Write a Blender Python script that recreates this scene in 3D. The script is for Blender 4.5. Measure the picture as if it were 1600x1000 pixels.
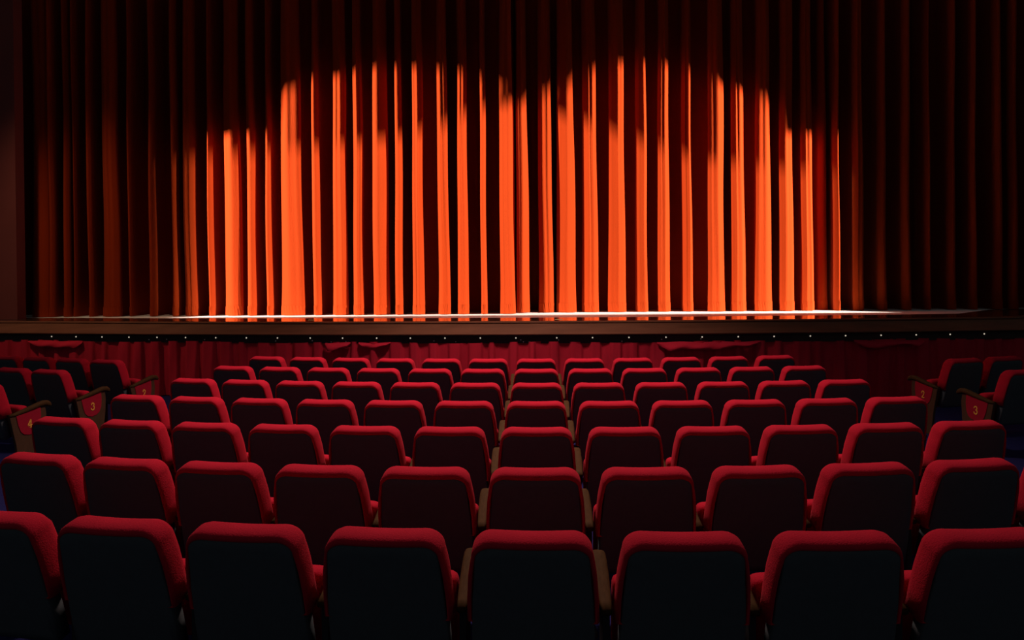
import bpy, math, random
from mathutils import Matrix, Vector
for o in list(bpy.data.objects): bpy.data.objects.remove(o)
C = bpy.context.scene.collection
S = bpy.context.scene
random.seed(5)

# ------------------------------------------------------------ camera
CAM_X, CAM_Z, YAW, PITCH, ROLL = 0.011, 1.8386, 0.03795, 0.007, -0.009
cd = bpy.data.cameras.new('camera'); cam = bpy.data.objects.new('camera', cd); C.objects.link(cam)
cd.sensor_width = 36; cd.lens = 1060 / 1600 * 36; cd.shift_y = -60.8 / 1600
cd.clip_start = 0.05; cd.clip_end = 100
cam.matrix_world = (Matrix.Translation((CAM_X, 0, CAM_Z)) @ Matrix.Rotation(YAW, 4, 'Z')
                    @ Matrix.Rotation(math.pi/2 - PITCH, 4, 'X') @ Matrix.Rotation(ROLL, 4, 'Z'))
S.camera = cam
# ------------------------------------------------------------ world, exposure
w = bpy.data.worlds.new('world'); S.world = w; w.use_nodes = True
w.node_tree.nodes['Background'].inputs[0].default_value = (0.85, 0.95, 1.0, 1)
w.node_tree.nodes['Background'].inputs[1].default_value = 0.055
S.view_settings.view_transform = 'Standard'; S.view_settings.look = 'None'
S.view_settings.exposure = 0; S.view_settings.gamma = 1; S.view_settings.use_curve_mapping = False
# ------------------------------------------------------------ lamps
def spot(name, loc, target, power, angle, blend, radius, color):
    l = bpy.data.lights.new(name, 'SPOT'); l.energy = power; l.spot_size = math.radians(angle)
    l.spot_blend = blend; l.shadow_soft_size = radius; l.color = color
    o = bpy.data.objects.new(name, l); C.objects.link(o); o.location = loc
    o.rotation_euler = (Vector(target) - Vector(loc)).to_track_quat('-Z', 'Y').to_euler()
    return o
LAMP_L = (-13.5, 5.4, 5.2); LAMP_R = (13.8, 5.4, 5.2)
spot('side_spotlight', LAMP_L, (-1, 11.9, 3), 33000, 60, 0.1, 0.012, (1.0, 0.90, 0.78))
spot('side_spotlight', LAMP_R, (1, 12.2, 3), 46000, 60, 0.1, 0.012, (1.0, 0.90, 0.78))
# house lamp hung over the front rows
spot('house_lamp', (-0.5, 7.2, 7.2), (-0.6, 6.5, 0.6), 2350, 92, 1.0, 0.35, (1.0, 0.72, 0.62))
# fill lamp added high out of view, brightening the curtain's dark left end and apron
spot('left_fill_lamp', (-8.6, 7.9, 6.8), (-7.3, 11.3, 1.8), 480, 66, 1.0, 0.2, (1.0, 0.66, 0.40))

# ------------------------------------------------------------ materials
def mat(name, col, rough=0.9, var=0.0, scale=20.0, bump=0.0, bscale=None, stretch=(1, 1, 1), sheen=0.0,
        sheen_tint=None, coat=0.0, metal=0.0, spec=0.3, col2=None, emit=None):
    m = bpy.data.materials.new(name); m.use_nodes = True
    nt = m.node_tree; b = nt.nodes['Principled BSDF']
    b.inputs['Base Color'].default_value = (*col, 1); b.inputs['Roughness'].default_value = rough
    b.inputs['Metallic'].default_value = metal; b.inputs['Specular IOR Level'].default_value = spec
    b.inputs['Coat Weight'].default_value = coat
    b.inputs['Sheen Weight'].default_value = sheen
    if sheen_tint: b.inputs['Sheen Tint'].default_value = (*sheen_tint, 1)
    tc = nt.nodes.new('ShaderNodeTexCoord'); mp = nt.nodes.new('ShaderNodeMapping')
    mp.inputs['Scale'].default_value = stretch
    nt.links.new(tc.outputs['Object'], mp.inputs['Vector'])
    nz = nt.nodes.new('ShaderNodeTexNoise'); nz.inputs['Scale'].default_value = scale
    nz.inputs['Detail'].default_value = 5
    nt.links.new(mp.outputs[0], nz.inputs['Vector'])
    rp = nt.nodes.new('ShaderNodeMix'); rp.data_type = 'RGBA'
    c2 = col2 or tuple(c * (1 - var) for c in col)
    rp.inputs[6].default_value = (*c2, 1); rp.inputs[7].default_value = (*[min(1, c * (1 + var)) for c in col], 1)
    nt.links.new(nz.outputs['Fac'], rp.inputs[0]); nt.links.new(rp.outputs[2], b.inputs['Base Color'])
    if bump:
        n2 = nt.nodes.new('ShaderNodeTexNoise'); n2.inputs['Scale'].default_value = bscale or scale * 4
        n2.inputs['Detail'].default_value = 4
        nt.links.new(mp.outputs[0], n2.inputs['Vector'])
        bp = nt.nodes.new('ShaderNodeBump'); bp.inputs['Strength'].default_value = bump; bp.inputs['Distance'].default_value = 0.01
        nt.links.new(n2.outputs['Fac'], bp.inputs['Height']); nt.links.new(bp.outputs[0], b.inputs['Normal'])
    return m
M = {}
M['plush'] = mat('red_plush', (0.44, 0.009, 0.027), 0.95, 0.18, 9, 0.25, 160, sheen=0.12, sheen_tint=(1, 0.12, 0.15), spec=0.08)
M['shell'] = mat('black_seat_shell', (0.070, 0.080, 0.087), 0.95, 0.1, 30, 0.1, 200, spec=0.05)
M['iron'] = mat('black_iron', (0.03, 0.03, 0.034), 0.8, 0.1, 30, spec=0.2)
M['arm'] = mat('varnished_brown_wood', (0.062, 0.031, 0.013), 0.7, 0.35, 14, 0.1, 60, (6, 1, 6), coat=0.0, spec=0.03)
M['panel'] = mat('dark_brown_panel_wood', (0.08, 0.038, 0.018), 0.6, 0.3, 12, 0.1, 60, (6, 6, 1))
M['inset'] = mat('red_leather_inset', (0.36, 0.010, 0.03), 0.85, 0.1, 20, spec=0.1)
M['gold'] = mat('yellow_numeral_paint', (0.85, 0.42, 0.06), 0.6, 0.1, 30)
M['curtain'] = mat('red_orange_curtain_velour', (0.26, 0.025, 0.0034), 0.95, 0.10, 2.2, 0.35, 26, (3, 3, 0.35), sheen=0.04, sheen_tint=(1, 0.5, 0.3), spec=0.05)
M['skirt'] = mat('crimson_skirt_cloth', (0.50, 0.018, 0.04), 0.95, 0.2, 3, 0.3, 22, (2, 2, 0.6), spec=0.06)
M['fascia'] = mat('brown_stained_fascia_wood', (0.15, 0.056, 0.030), 0.5, 0.4, 3, 0.2, 24, (0.6, 3, 3), coat=0.0, spec=0.12)
M['apron'] = mat('dark_glossy_apron_board', (0.07, 0.042, 0.03), 0.16, 0.4, 3, 0.04, 12, (0.5, 3, 3), coat=0.5, spec=0.6)
M['stagefloor'] = mat('pale_stage_floor_vinyl', (0.86, 0.82, 0.76), 0.5, 0.08, 1.5, 0.05, 10)
M['rail'] = mat('black_painted_board', (0.035, 0.02, 0.018), 0.7, 0.3, 5)
M['stud'] = mat('screw_painted_glint', (0.9, 0.86, 0.8), 0.3, 0.03, 30, spec=0.8)  # pale non-metal base colour stands in for the glint on the screw heads
M['bulb'] = mat('lit_footlight_bulb', (0.95, 0.9, 0.82), 0.4, 0.02, 30)
M['bulb'].node_tree.nodes['Principled BSDF'].inputs['Emission Color'].default_value = (1, 0.86, 0.66, 1)
M['bulb'].node_tree.nodes['Principled BSDF'].inputs['Emission Strength'].default_value = 0.55
M['carpet'] = mat('blue_carpet', (0.018, 0.018, 0.085), 1.0, 0.35, 60, 0.5, 300, spec=0.02)
M['wall'] = mat('dark_red_plaster', (0.14, 0.03, 0.025), 0.95, 0.15, 2, 0.1, 12)
M['tape'] = mat('yellow_tape', (0.9, 0.78, 0.35), 0.6, 0.05, 30)

# ------------------------------------------------------------ mesh helpers
def mk(name, verts, faces, m, parent=None, smooth=True):
    me = bpy.data.meshes.new(name); me.from_pydata(verts, [], faces); me.validate(); me.update()
    me.materials.append(m)
    if smooth:
        for p in me.polygons: p.use_smooth = True
    o = bpy.data.objects.new(name, me); C.objects.link(o)
    if parent: o.parent = parent
    return o
def tag(o, label=None, cat=None, group=None, kind=None):
    for k, v in (('label', label), ('category', cat), ('group', group), ('kind', kind)):
        if v: o[k] = v
    return o
def empty(name, loc=(0, 0, 0), rz=0):
    o = bpy.data.objects.new(name, None); C.objects.link(o); o.location = loc; o.rotation_euler = (0, 0, rz)
    o.empty_display_size = 0.1
    return o
def dup(o, parent=None):
    c = o.copy(); C.objects.link(c); c.parent = parent
    for ch in list(o.children): dup(ch, c)
    return c
def loft(rings, closed=True, cap=True):
    """rings: list of equal length point lists"""
    n = len(rings[0]); v = [p for r in rings for p in r]; f = []
    for a in range(len(rings) - 1):
        for k in range(n if closed else n - 1):
            k2 = (k + 1) % n
            f.append((a*n + k, a*n + k2, (a+1)*n + k2, (a+1)*n + k))
    if cap:
        f.append(tuple(range(n - 1, -1, -1))); f.append(tuple(range((len(rings)-1)*n, len(rings)*n)))
    return v, f
def box(x0, x1, y0, y1, z0, z1):
    v = [(x, y, z) for z in (z0, z1) for y in (y0, y1) for x in (x0, x1)]
    f = [(0, 2, 3, 1), (4, 5, 7, 6), (0, 1, 5, 4), (2, 6, 7, 3), (0, 4, 6, 2), (1, 3, 7, 5)]
    return v, f
def join(*parts):
    V, F = [], []
    for v, f in parts:
        b = len(V); V += v; F += [tuple(i + b for i in q) for q in f]
    return V, F
def bevel(o, w=0.004, seg=2):
    md = o.modifiers.new('bevel', 'BEVEL'); md.width = w; md.segments = seg; md.limit_method = 'ANGLE'
    return o

# ------------------------------------------------------------ theatre seat
REC = math.radians(13); TOPZ = 0.860
def bp(x, s, d):
    return (x, math.sin(REC)*s + math.cos(REC)*d, TOPZ - math.cos(REC)*s + math.sin(REC)*d)
def outline(smax, t=0.0, n_top=10, tt=None):
    """rounded back seen from behind, drawn in by t at the sides and tt at the top"""
    tt = t if tt is None else tt
    half = [(0.252 - t, smax - t*0.4), (0.249 - t, smax*0.72), (0.242 - t, smax*0.45), (0.234 - t, smax*0.30)]
    cx, cs, r = 0.152, 0.076, 0.076
    for k in range(9):
        a = k / 8 * math.pi/2
        half.append((cx + (r - t) * math.cos(a), cs - (r - tt) * math.sin(a)))
    top = [(cx - (2*cx) * k / n_top, tt + 0.0045 * math.sin(math.pi * k / n_top)) for k in range(1, n_top)]
    left = [(-x, s) for x, s in reversed(half)]
    bottom = [(-(0.252-t) + 2*(0.252-t) * k / 8, smax - t*0.4) for k in range(1, 8)]
    return half + top + left + bottom
def backrest_mesh():
    prof = [(0.024, 0.05), (0.018, 0.010), (0.014, 0.001), (0.009, -0.002), (0.004, 0.005), (0.0, 0.018), (0.0, 0.05), (0.001, 0.080),
            (0.007, 0.104), (0.022, 0.122), (0.05, 0.130)]
    return loft([[bp(x, s, d) for x, s in outline(0.345, t, tt=t*2.0)] for t, d in prof])
def shell_mesh():
    rings = [[bp(x, s, d) for x, s in outline(0.56, t, tt=t*2.0)] for t, d in [(0.014, 0.06), (0.014, 0.004), (0.018, -0.001)]]
    base = outline(0.56, 0.018, tt=0.036)
    for k, d in ((0.88, -0.003), (0.6, -0.005), (0.3, -0.006), (0.02, -0.006)):
        rings.append([bp(x*k, 0.30 + (q-0.30)*k, d) for x, q in base])
    return loft(rings)
def cushion_mesh():
    rings = []
    # slab that stands folded up, seen as local (x, u along height, d depth)
    a = math.radians(8)
    for t, d in [(0.03, 0.0), (0.008, 0.006), (0.0, 0.025), (0.0, 0.07), (0.008, 0.09), (0.03, 0.098)]:
        ring = []
        for k in range(28):
            th = 2*math.pi*k/28
            cx = math.copysign(abs(math.cos(th))**0.17, math.cos(th)) * (0.240 - t)
            u = math.copysign(abs(math.sin(th))**0.17, math.sin(th)) * (0.165 - t)
            ring.append((cx, 0.275 + d*math.cos(a) - u*math.sin(a), 0.448 + u*math.cos(a) + d*math.sin(a)*0.4))
        rings.append(ring)
    return loft(rings)
ARM = [(0.130, 0.558, 0.026, 0.020), (0.18, 0.566, 0.032, 0.024), (0.26, 0.586, 0.036, 0.029), (0.35, 0.610, 0.040, 0.033),
       (0.43, 0.632, 0.044, 0.034), (0.475, 0.640, 0.052, 0.034), (0.505, 0.636, 0.060, 0.034), (0.527, 0.620, 0.050, 0.033), (0.536, 0.600, 0.026, 0.028)]
def arm_mesh(x0):
    rings = []
    for y, zt, th, hw in ARM:
        ring = []
        for k in range(16):
            t = 2*math.pi*k/16
            cx = math.copysign(abs(math.cos(t))**0.6, math.cos(t)) * hw
            cz = math.copysign(abs(math.sin(t))**0.6, math.sin(t)) * th/2
            ring.append((x0 + cx, y, zt - th/2 + cz))
        rings.append(ring)
    return loft(rings)
def standard_mesh(x0):
    v1 = box(x0-0.014, x0+0.014, 0.16, 0.30, 0.03, 0.56)
    v2 = box(x0-0.03, x0+0.03, 0.10, 0.36, 0.0, 0.03)
    return join(v1, v2)
def plate(pts, x0, x1):
    r0 = [(x0, y, z) for y, z in pts]; r1 = [(x1, y, z) for y, z in pts]
    return loft([r0, r1])
PANEL = [(0.125, 0.545), (0.24, 0.560), (0.36, 0.590), (0.475, 0.612), (0.490, 0.50), (0.480, 0.33), (0.440, 0.0), (0.215, 0.0), (0.185, 0.25)]
INS = [(0.185, 0.535), (0.27, 0.553), (0.36, 0.575), (0.425, 0.588), (0.432, 0.50), (0.425, 0.42), (0.405, 0.372), (0.37, 0.345), (0.315, 0.332), (0.26, 0.345), (0.228, 0.378), (0.205, 0.44)]
def stroke(pts, wd):
    """ribbon of varying width round a polyline, in a plane (u, v)"""
    L, R = [], []
    n = len(pts)
    for i, (u, v) in enumerate(pts):
        a = pts[max(0, i-1)]; b = pts[min(n-1, i+1)]
        dx, dy = b[0]-a[0], b[1]-a[1]; l = math.hypot(dx, dy) or 1
        hw = wd[i] if isinstance(wd, list) else wd
        L.append((u - dy/l*hw, v + dx/l*hw)); R.append((u + dy/l*hw, v - dx/l*hw))
    return L, R
def arc(cx, cy, rx, ry, a0, a1, n=10):
    return [(cx + rx*math.cos(math.radians(a0 + (a1-a0)*k/n)), cy + ry*math.sin(math.radians(a0 + (a1-a0)*k/n))) for k in range(n+1)]
def digit_strokes(d):      # unit box: u -0.5..0.5, v 0..1.4
    if d == 3:
        return [(arc(0, 1.02, 0.30, 0.28, 165, -75), 0.10), (arc(0, 0.42, 0.36, 0.34, 90, -165), 0.11), (arc(-0.30, 1.06, 0.05, 0.05, 0, 350), 0.06), (arc(-0.33, 0.34, 0.05, 0.05, 0, 350), 0.06)]
    if d == 2:
        return [(arc(0, 1.00, 0.32, 0.30, 170, -20) + [(0.18, 0.65), (-0.05, 0.38), (-0.33, 0.12)], 0.10), ([(-0.36, 0.12), (-0.1, 0.16), (0.12, 0.08), (0.38, 0.16)], 0.09), (arc(-0.28, 1.0, 0.06, 0.06, 0, 350), 0.07)]
    return [([(0.12, 1.3), (-0.15, 0.85), (-0.40, 0.44)], 0.09), ([(-0.42, 0.42), (0, 0.42), (0.42, 0.42)], 0.08), ([(0.12, 1.3), (0.14, 0.7), (0.14, 0.06)], 0.11), ([(-0.06, 0.06), (0.34, 0.06)], 0.06)]
def digit_mesh(d, x, face):     # face +1: read from +x ; -1: read from -x
    V, F = [], []
    for pts, wdt in digit_strokes(d):
        L, R = stroke(pts, wdt)
        base = len(V); n = len(L)
        for dx in (0.0, 0.0025):
            for q in L + R:
                u = q[0]*face
                V.append((x + face*dx, 0.318 + u*0.052, 0.400 + q[1]*0.062))
        for i in range(n-1):
            for off, s in ((0, 1), (2*n, -1)):
                F.append((base+off+i, base+off+i+1, base+off+n+i+1, base+off+n+i))
            F.append((base+i, base+i+1, base+2*n+i+1, base+2*n+i))
            F.append((base+n+i, base+n+i+1, base+3*n+i+1, base+3*n+i))
        F.append((base, base+n, base+3*n, base+2*n)); F.append((base+n-1, base+2*n-1, base+4*n-1, base+3*n-1))
    return V, F
HALF = 0.279
def make_seat(arms, panel=None, num=None):
    t = empty('theatre_seat')
    mk('backrest', *backrest_mesh(), M['plush'], t)
    mk('back_shell', *shell_mesh(), M['shell'], t)
    mk('seat_cushion', *cushion_mesh(), M['plush'], t)
    for a in arms:
        x0 = -HALF if a == 'L' else HALF
        mk('armrest', *arm_mesh(x0), M['arm'], t)
        if panel != a: bevel(mk('support_leg', *standard_mesh(x0), M['iron'], t, False))
    if panel:
        s = -1 if panel == 'L' else 1; x0 = s * HALF
        p = bevel(mk('end_panel', *plate(PANEL, x0-0.016, x0+0.016), M['panel'], t, False), 0.005)
        ins = bevel(mk('red_inset', *plate(INS, x0 + s*0.014, x0 + s*0.021), M['inset'], p, False), 0.002)
        if num: mk('numeral', *digit_mesh(num, x0 + s*0.021, s), M['gold'], p, False)
    return t
ROWS = [  # y0, y1, y2 and x0, x1, x2 polynomials of the seat number counted from the column before the camera; first, last seat
    (2.5125, -.0122, .0089, -.0200, .5650, .0010, 3, 10), (3.3657, .0001, .0105, -.0102, .5590, .0012, 2, 12),
    (4.2854, -.0041, .0081, -.0056, .5590, .0006, 1, 12), (5.187, -.0072, .0077, -.0106, .5596, .0004, 1, 12),
    (6.0888, -.0099, .0076, -.0081, .5585, .0003, 1, 12), (7.0203, -.0072, .0076, -.0138, .561, .0002, 1, 12),
    (7.890, -.003, .0092, -.0180, .5630, .0010, 1, 12)]
ORD = ['', 'first', 'second', 'third', 'fourth', 'fifth', 'sixth', 'seventh', 'eighth', 'ninth', 'tenth', 'eleventh', 'twelfth']
RN = ['nearest row', 'second row from the camera', 'third row from the camera', 'middle row of seven', 'third row from the stage', 'second row from the stage', 'row closest to the stage']
protos = {}
def seat(key, x, y, rz, label, group):
    if key not in protos:
        o = make_seat(*key); protos[key] = o
    else:
        o = dup(protos[key])
    o.location = (x, y, 0); o.rotation_euler = (0, 0, rz)
    tag(o, label, 'theatre seat', group)
for r, (a0, a1, a2, b0, b1, b2, i0, i1) in enumerate(ROWS):
    for i in range(i0, i1 + 1):
        t = i - 7
        x = b0 + b1*t + b2*t*t; y = a0 + a1*t + a2*t*t - 0.03
        rz = math.atan2(a1 + 2*a2*t, b1 + 2*b2*t)
        key = ('LR', 'R', None) if i == 12 else (('L', 'L', None) if i == 1 else ('L', None, None))
        n = i - i0 + 1
        pos = 'leftmost' if n == 1 else ('rightmost' if i == i1 else ORD[n] + ' from left')
        seat(key, x, y, rz, 'red plush seat, %s in the centre block\'s %s' % (pos, RN[r]), 'red plush theatre seats')
R17 = math.radians(16)
SIDE = [
 (('R', 'R', 2), -5.225, 7.95, -R17, 'red seat with numbered wooden end panel 2, left block row nearest the stage'),
 (('R', None, None), -5.763, 8.104, -R17, 'dim red seat second from the aisle in the left block row nearest the stage'),
 (('R', None, None), -6.301, 8.258, -R17, 'dim red seat third from the aisle in the left block row nearest the stage'),
 (('R', None, None), -6.839, 8.412, -R17, 'dim red seat cut by the left edge in the left block row nearest the stage'),
 (('R', 'R', 3), -5.29, 7.08, -R17, 'red seat with gold 3 on its wooden end panel, left of the left aisle'),
 (('R', None, None), -5.828, 7.234, -R17, 'dim red seat cut by the left edge, behind the seat row with end panel 3'),
 (('R', 'R', 4), -5.34, 6.22, -R17, 'red seat at the left frame edge with gold 4 on its wooden end panel'),
 (('L', 'L', 2), 4.79, 7.72, R17, 'red seat at the right aisle in the right block row nearest the stage'),
 (('L', None, None), 5.328, 7.874, R17, 'dim red seat at the right edge, second from the aisle nearest the stage'),
 (('L', 'L', 3), 4.80, 6.80, R17, 'red seat with gold 3 on its wooden end panel, at the right frame edge'),
]
SIDE[5] = SIDE[5][:4] + ('dim red seat at the left edge, beside the seat whose end panel reads 3',)
for key, x, y, rz, lab in SIDE: seat(key, x, y, rz, lab, 'red plush theatre seats')

# ------------------------------------------------------------ floor, walls
o = mk('floor', *box(-14, 14, -1.5, 10.9, -0.2, 0.0), M['carpet'], None, False); tag(o, 'dark blue carpeted auditorium floor', kind='structure')
STG = 1.165
def stage_y(x): return 10.0 + 0.0090*(x - 1.2)**2
path = [(-11.5, 11.15), (-8.12, stage_y(-8.12))]
xs = [-7.6 + k*0.6 for k in range(0, 25)]
path += [(x, stage_y(x)) for x in xs if x < 7.1] + [(7.28, stage_y(7.28)), (8.6, 11.55), (11.5, 12.4)]
def offset_path(p, d):
    out = []
    for i, (x, y) in enumerate(p):
        a = p[max(0, i-1)]; b = p[min(len(p)-1, i+1)]
        def nrm(q, r):
            dx, dy = r[0]-q[0], r[1]-q[1]; l = math.hypot(dx, dy); return (dy/l, -dx/l)   # towards the audience
        n1 = nrm(a, p[i]) if i else nrm(p[i], b); n2 = nrm(p[i], b) if i < len(p)-1 else n1
        nx, ny = n1[0]+n2[0], n1[1]+n2[1]; l = math.hypot(nx, ny); nx /= l; ny /= l
        k = 1 / max(0.5, nx*n1[0] + ny*n1[1])
        out.append((x + nx*d*k, y + ny*d*k))
    return out
def sweep(profile, p=None, closed=True):
    """profile: (offset towards audience, z)"""
    p = p or path; lines = [[(x, y, z) for x, y in offset_path(p, d)] for d, z in profile]
    rings = [[lines[j][i] for j in range(len(profile))] for i in range(len(p))]
    return loft(rings, closed=closed, cap=closed)
stage = empty('stage', (0, 0, 0)); tag(stage, 'wide theatre stage with brown wooden front moulding and pale floor', 'stage')
# pale vinyl floor behind, glossy apron boards in front
inner = offset_path(path, -1.02)
v = [(x, y, STG) for x, y in inner] + [(x, 14.5, STG) for x, y in inner]
v2 = [(x, y, STG-0.05) for x, y, z in v]; n = len(inner)
f = [(i, i+1, n+i+1, n+i) for i in range(n-1)] + [(2*n+i+1, 2*n+i, 3*n+i, 3*n+i+1) for i in range(n-1)] + [(i+1, i, 2*n+i, 2*n+i+1) for i in range(n-1)]
mk('stage_floor', v + v2, f, M['stagefloor'], stage, False)
bevel(mk('apron_board', *sweep([(-1.02, STG), (-0.20, STG), (-0.185, STG-0.008), (-0.185, STG-0.05), (-1.02, STG-0.05)]), M['apron'], stage, False), 0.003)
mk('front_moulding', *sweep([(-0.19, STG-0.002), (-0.165, STG-0.002), (-0.145, STG-0.010), (-0.140, STG-0.024), (-0.155, STG-0.034), (-0.135, STG-0.044), (0.015, STG-0.165),
    (0.036, STG-0.168), (0.045, STG-0.176), (0.045, STG-0.186), (0.036, STG-0.194), (0.0, STG-0.196), (-0.19, STG-0.196)]), M['fascia'], stage, False)
mk('under_board', *sweep([(-0.02, STG-0.196), (-0.02, STG-0.320), (-0.06, STG-0.320), (-0.06, STG-0.196)]), M['rail'], stage, False)
mk('stage_substructure', *sweep([(-0.30, STG-0.06), (-0.30, 0), (-1.0, 0), (-1.0, STG-0.06)]), M['rail'], stage, False)
def stud(x, z, r):
    y = stage_y(x) + 0.02
    rings = []
    for k in range(5):
        a = k/4*math.pi/2
        rings.append([(r*math.cos(a)*math.cos(t*math.pi/5) if k < 4 else 0.0002*math.cos(t*math.pi/5), -r*0.8*math.sin(a), r*math.cos(a)*math.sin(t*math.pi/5) if k < 4 else 0.0002*math.sin(t*math.pi/5)) for t in range(10)])
    v, f = loft(rings)
    return [(a + x, b + y, c + z) for a, b, c in v], f
SX = [-7.921, -7.462, -6.984, -6.499, -6.005, -5.513, -5.003, -4.495, -3.989, -3.465, -2.954, -2.424, -1.907, -1.382, -0.85, -0.32, 0.284, 0.81, 1.343, 1.883, 2.411, 2.938, 3.462, 3.994, 4.514, 5.041, 5.566, 6.08, 6.601]
for x in SX: mk('footlight_bulb', *stud(x, 0.925, 0.011), M['bulb'], stage)
for x in [-6.15, -5.85, -5.2, -4.0, -3.45, -3.15, -2.9, -1.55, -1.2, -0.24, -0.22, -0.13, -0.13, 0.33, 1.25, 1.8, 2.4]:
    mk('screw_head', *stud(x + random.uniform(-.02, .02), 0.868 + random.uniform(-0.006, 0.03), 0.009), M['stud'], stage)
# skirt cloth
def pleat(u):
    k = math.floor(u); fr = u - k
    rnd = random.Random(k*7+3); w = 0.25 + 0.5*rnd.random()
    s = 1/(1+math.exp(-(fr-0.12)*40)) - 1/(1+math.exp(-(fr-w-0.12)*40))
    return s*(0.7+0.5*rnd.random())
def skirt_mesh():
    base = offset_path(path, -0.035)
    # arc length resample
    pts = []; L = 0
    for (a, b), (c, d) in zip(base, base[1:]):
        l = math.hypot(c-a, d-b); n = max(1, int(l/0.014))
        for k in range(n): pts.append((a+(c-a)*k/n, b+(d-b)*k/n, L + l*k/n))
        L += l
    V, F = [], []; NZ = 12
    for j in range(NZ+1):
        z = 0.862 - 0.85*j/NZ
        for i, (x, y, s) in enumerate(pts):
            q = j/NZ
            dd = pleat(s/0.30 + 0.06*math.sin(s*3.1)*q)*(0.045+0.03*q) + 0.015*math.sin(s*5+q*2) + 0.006*math.sin(s*23+q*5)
            V.append((x, y - dd, z + (0.012*math.sin(s*2.3) if j == 0 else 0)))
    n = len(pts)
    for j in range(NZ):
        for i in range(n-1): F.append((j*n+i, j*n+i+1, (j+1)*n+i+1, (j+1)*n+i))
    return V, F
sk = mk('stage_skirt', *skirt_mesh(), M['skirt']); tag(sk, 'pleated crimson cloth skirt hanging along the front of the stage', 'stage skirt')
def flap(x0, x1, drop, bulge, seed):
    rnd = random.Random(seed); V, F = [], []; N = int((x1-x0)/0.02)+2; K = 8
    ph = [rnd.uniform(0, 6) for _ in range(4)]
    for j in range(K+1):
        q = j/K
        for i in range(N+1):
            x = x0 + (x1-x0)*i/N; e = min(1, min(i, N-i)/(N*0.12)); y = stage_y(x) + 0.035
            dr = drop*(0.75 + 0.2*math.sin(x*3+ph[0]) + 0.12*math.sin(x*9+ph[1]))*(0.35+0.65*e)
            b = bulge*math.sin(math.pi*min(1, q*0.62+0.02))*(0.3+0.7*e) + 0.008*math.sin(x*17+q*4+ph[2])
            V.append((x, y - 0.03 - b, 0.858 - dr*q + 0.006*math.sin(x*11+ph[3])))
    for j in range(K):
        for i in range(N): F.append((j*(N+1)+i, j*(N+1)+i+1, (j+1)*(N+1)+i+1, (j+1)*(N+1)+i))
    return V, F
for k, (a, b, d, u) in enumerate([(-8.35, -7.33, 0.12, 0.07), (-3.22, -2.82, 0.16, 0.08), (-2.7, -2.2, 0.10, 0.05), (1.75, 3.25, 0.12, 0.09), (4.62, 5.66, 0.14, 0.12)]):
    mk('folded_flap', *flap(a, b, d, u, k), M['skirt'], sk)
# tape marks on the apron
for x, y, l, lab in ((0.33, 10.50, 0.12, 'small yellow tape mark on the glossy apron near stage centre'), (-3.62, 10.75, 0.10, 'small pale tape mark on the apron left of stage centre')):
    o = mk('tape_mark', *box(x-l/2, x+l/2, y-0.03, y+0.03, STG, STG+0.004), M['tape'], None, False); tag(o, lab, 'tape mark')
# proscenium walls beside the curtain
o = mk('wall_left', *box(-11.5, -9.03, 11.45, 11.65, STG+0.002, 9.0), M['wall'], None, False); tag(o, 'dark red wall left of the curtain', kind='structure')
o = mk('wall_right', *box(8.70, 11.5, 12.0, 12.2, STG+0.002, 9.0), M['wall'], None, False); tag(o, 'dark wall right of the curtain', kind='structure')

o = mk('wall_back', *box(-11.5, 11.5, 14.3, 14.5, STG+0.002, 9.0), M['wall'], None, False); tag(o, 'dark back wall behind the curtain', kind='structure')

# ------------------------------------------------------------ curtain
LR = [(-9.225, -8.925, ''), (-8.901, -8.817, ''), (-8.673, -8.553, ''), (-8.457, -8.409, ''), (-8.194, -8.11, ''), (-7.943, -7.644, ''), (-7.454, -7.382, ''), (-7.061, -6.954, ''), (-6.646, -6.54, ''), (-6.421, -6.208, ''), (-5.972, -5.89, ''), (-5.678, -5.384, ''), (-5.243, -5.102, ''), (-4.902, -4.797, ''), (-4.621, -4.236, ''), (-4.049, -3.921, ''), (-3.677, -3.432, ''), (-3.305, -3.131, ''), (-2.934, -2.679, 'R'), (-2.541, -2.414, ''), (-2.229, -2.033, ''), (-1.769, -1.574, ''), (-1.413, -1.23, ''), (-1.001, -0.898, ''), (-0.658, -0.407, '')]
RR = [(-0.373, -0.15, 'R'), (0.038, 0.295, ''), (0.366, 0.704, 'L'), (0.844, 1.113, 'L'), (1.322, 1.612, 'L'), (1.821, 2.018, 'L'), (2.227, 2.435, ''), (2.677, 2.838, 'L'), (3.126, 3.402, ''), (3.54, 3.781, ''), (3.975, 4.261, ''), (4.421, 4.649, ''), (4.797, 5.002, ''), (5.184, 5.334, 'D'), (5.384, 5.467, ''), (5.705, 5.886, ''), (6.157, 6.304, ''), (6.586, 6.721, ''), (7.002, 7.08, ''), (7.417, 7.54, ''), (7.786, 7.887, ''), (8.199, 8.333, ''), (8.466, 8.6, '')]
PL = [(-6.039, 0.924), (-5.995, 4.433), (-4.75, 4.458), (-4.666, 4.721), (-4.508, 5.179), (-4.016, 5.456), (-3.551, 5.47), (-2.878, 5.593), (-2.129, 5.589), (-1.326, 5.493), (-0.587, 5.217), (-0.248, 4.949), (0.375, 4.802), (1.22, 4.504), (2.618, 3.973), (3.51, 4.015), (5.344, 4.32), (5.325, 0.855)]
PR = [(5.471, 0.828), (5.49, 4.388), (4.461, 4.371), (4.35, 4.81), (4.068, 5.103), (3.692, 5.167), (3.214, 5.315), (2.815, 5.588), (2.357, 5.679), (1.528, 5.696), (1.029, 5.544), (0.621, 5.308), (0.154, 5.12), (-0.256, 4.953), (-0.489, 4.957), (-1.313, 4.68), (-2.105, 4.4), (-2.876, 4.296), (-4.698, 4.739), (-5.845, 4.522), (-6.16, 4.504), (-6.204, 0.899)]

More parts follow.
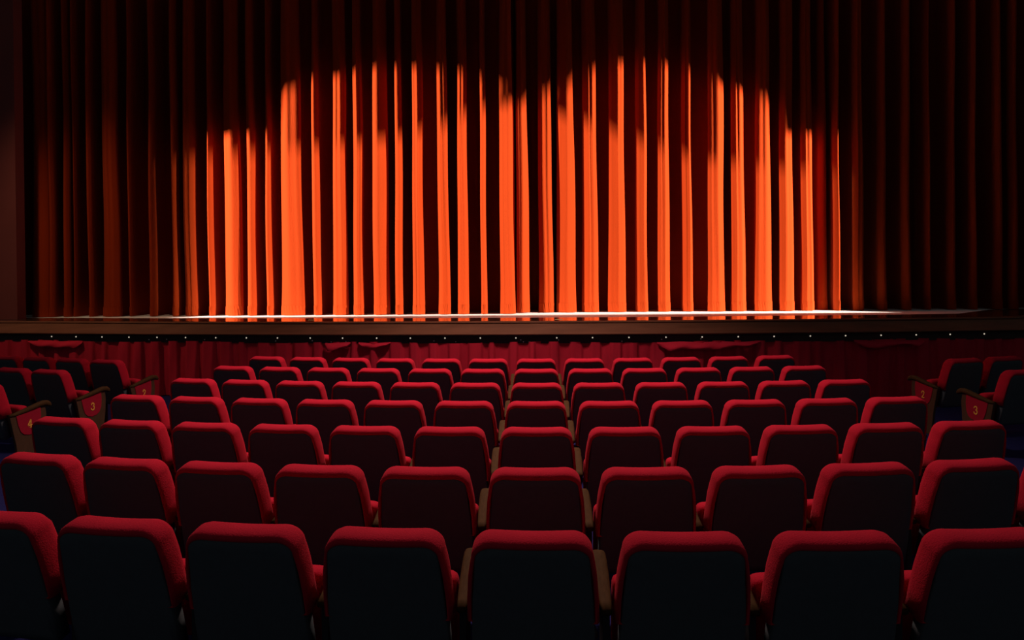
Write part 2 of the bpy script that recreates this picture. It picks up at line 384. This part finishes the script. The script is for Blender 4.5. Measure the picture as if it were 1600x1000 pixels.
def catmull(P, sub):
    out = []
    for i in range(len(P)-1):
        p0 = P[max(0, i-1)]; p1 = P[i]; p2 = P[i+1]; p3 = P[min(len(P)-1, i+2)]
        for k in range(sub):
            t = k/sub
            out.append(tuple(0.5*((2*p1[c]) + (-p0[c]+p2[c])*t + (2*p0[c]-5*p1[c]+4*p2[c]-p3[c])*t*t + (-p0[c]+3*p1[c]-3*p2[c]+p3[c])*t**3) for c in range(2)))
    out.append(tuple(P[-1])); return out
def curtain_rows(ridges, y0, seed, xa, xb):
    rnd = random.Random(seed)
    info = [dict(a=a, b=b, st=st, yo=rnd.uniform(-0.03, 0.04), ph=rnd.uniform(0, 6), ph2=rnd.uniform(0, 6), amp=rnd.uniform(0.4, 1), tw=rnd.uniform(0.74, 0.92), rip=rnd.uniform(1.2, 2.6)) for a, b, st in ridges]
    def row(z):
        q = (z - STG) / 6.3
        P = [(xa, y0 + 0.12)]
        prev = xa
        for R in info:
            w = R['b'] - R['a']; c = (R['a'] + R['b'])/2
            c += 0.008*R['amp']*math.sin(z*0.8 + R['ph']) + 0.004*math.sin(z*2.1+R['ph2'])
            wf = 1.03*(1-q) + R['tw']*q - 0.03*math.sin(z*1.3 + R['ph2'])
            if z < STG+0.5: wf += 0.05*(1-(z-STG)/0.5)
            ww = w*wf; a, b = c-ww/2, c+ww/2
            yf = y0 + R['yo'] + (0.22 if R['st'] == 'D' else 0) + 0.015*math.sin(z*1.1+R['ph'])
            g = min(0.09, max(0.02, ww*0.30))
            if len(P) > 1 or a - prev > 0.05: P.append(((prev + a)/2, yf + 0.85))
            P.append((a + g + 0.01, yf + 0.62)); P.append((a + g, yf + 0.26))
            dl, dr = (0.15, 0.05) if R['st'] == 'L' else ((0.05, 0.15) if R['st'] == 'R' else (0.075, 0.075))
            P.append((a + 0.002, yf + dl + 0.07)); K = 7
            for k in range(K+1):
                e = k / K; m = (0.68 if R['st'] == 'L' else 0.32 if R['st'] == 'R' else 0.5)
                d = dl*((m-e)/m)**2.2 if e < m else dr*((e-m)/(1-m))**2.2
                rip = 0.017*math.sin(e*2*math.pi*R['rip'] + R['ph'] + 0.5*math.sin(z*0.7+R['ph2'])) * math.sin(math.pi*e) * (0.6+0.6*q)
                P.append((a + ww*(0.005 + 0.99*e), yf + d + rip*(w > 0.15)))
            P.append((b - 0.002, yf + dr + 0.07))
            P.append((b - g, yf + 0.26)); P.append((b - g - 0.01, yf + 0.62))
            prev = b
        P.append((xb, y0 + 0.3))
        if len(P) > 3: P[1] = (P[1][0], P[1][1])
        return catmull(P, 4)
    return row
def curtain(ridges, y0, seed, xa, xb, name, label, ztop=7.6):
    row = curtain_rows(ridges, y0, seed, xa, xb)
    zb = STG + 0.008; seam = zb + 0.165
    def build(zs, off):
        V, F = [], []; rows = []
        for z in zs:
            r = row(z)
            if off:
                rr = []
                for i, (x, y) in enumerate(r):
                    wr = 0.006*math.sin(i*1.7 + z*20) * (1 - abs(z - seam)/0.3)
                    rr.append((x, y - 0.012 + wr))
                r = rr
            rows.append([(x, y, z) for x, y in r])
        n = len(rows[0])
        for r in rows: V += r
        for j in range(len(rows)-1):
            for i in range(n-1): F.append((j*n+i, j*n+i+1, (j+1)*n+i+1, (j+1)*n+i))
        return V, F
    N = 44
    zs = [seam + (ztop-seam)*(k/N)**1.15 for k in range(N+1)]
    o = mk(name, *build(zs, False), M['curtain']); tag(o, label, 'curtain')
    h = mk('hem', *build([zb, zb+0.04, zb+0.08, zb+0.12, seam+0.004], True), M['curtain'], o)
    return o
curtain(LR, 12.05, 3, -10.2, -0.40, 'stage_curtain', 'left half of the red orange stage curtain, its edge overlapping in front at the centre')
curtain(RR, 12.42, 8, -0.43, 9.6, 'stage_curtain', 'right half of the red orange stage curtain, tucked behind the left half')

# ------------------------------------------------------------ unseen plates added to shape the two side spotlight beams
def mask(lamp, poly, name, label):
    Lp = Vector(lamp); c = Vector((sum(p[0] for p in poly)/len(poly), sum(p[1] for p in poly)/len(poly), sum(p[2] for p in poly)/len(poly)))
    d = (c - Lp).normalized(); pc = Lp + d*1.0
    rt = d.cross(Vector((0, 0, 1))).normalized(); up = rt.cross(d)
    P = []
    for q in poly:
        r = (Vector(q) - Lp); r *= 1.0/ r.dot(d); e = Lp + r - pc
        P.append((e.dot(rt), e.dot(up)))
    # outer ring: push each hole point out to a big square around
    outer = []
    for u, v in P:
        a = math.atan2(v, u); outer.append((1.1*math.cos(a), 1.1*math.sin(a)))
    n = len(P); V = []
    for th in (0, 0.006):
        for ring in (P, outer):
            for u, v in ring: V.append(tuple(pc + rt*u + up*v + d*th))
    F = []
    for k in range(n):
        k2 = (k+1) % n
        F.append((k, k2, n+k2, n+k)); F.append((2*n+k2, 2*n+k, 3*n+k, 3*n+k2)); F.append((k, 2*n+k, 2*n+k2, k2))
    root = empty('added_spotlight_mask', pc); tag(root, label, 'spotlight shutter')
    o = mk('mask_plate', [tuple(Vector(q)-pc) for q in V], F, M['iron'], root, False)
    return root
mask(LAMP_L, [(x, 12.07 if x < -0.3 else 12.4, z) for x, z in [(min(x, 5.2), z) for x, z in PL]], 'L', 'added unseen black plate shaping the beam of the left side spotlight')
mask(LAMP_R, [(x, 12.05 if x < -0.3 else 12.4, z) for x, z in PR], 'R', 'added unseen black plate shaping the beam of the right side spotlight')
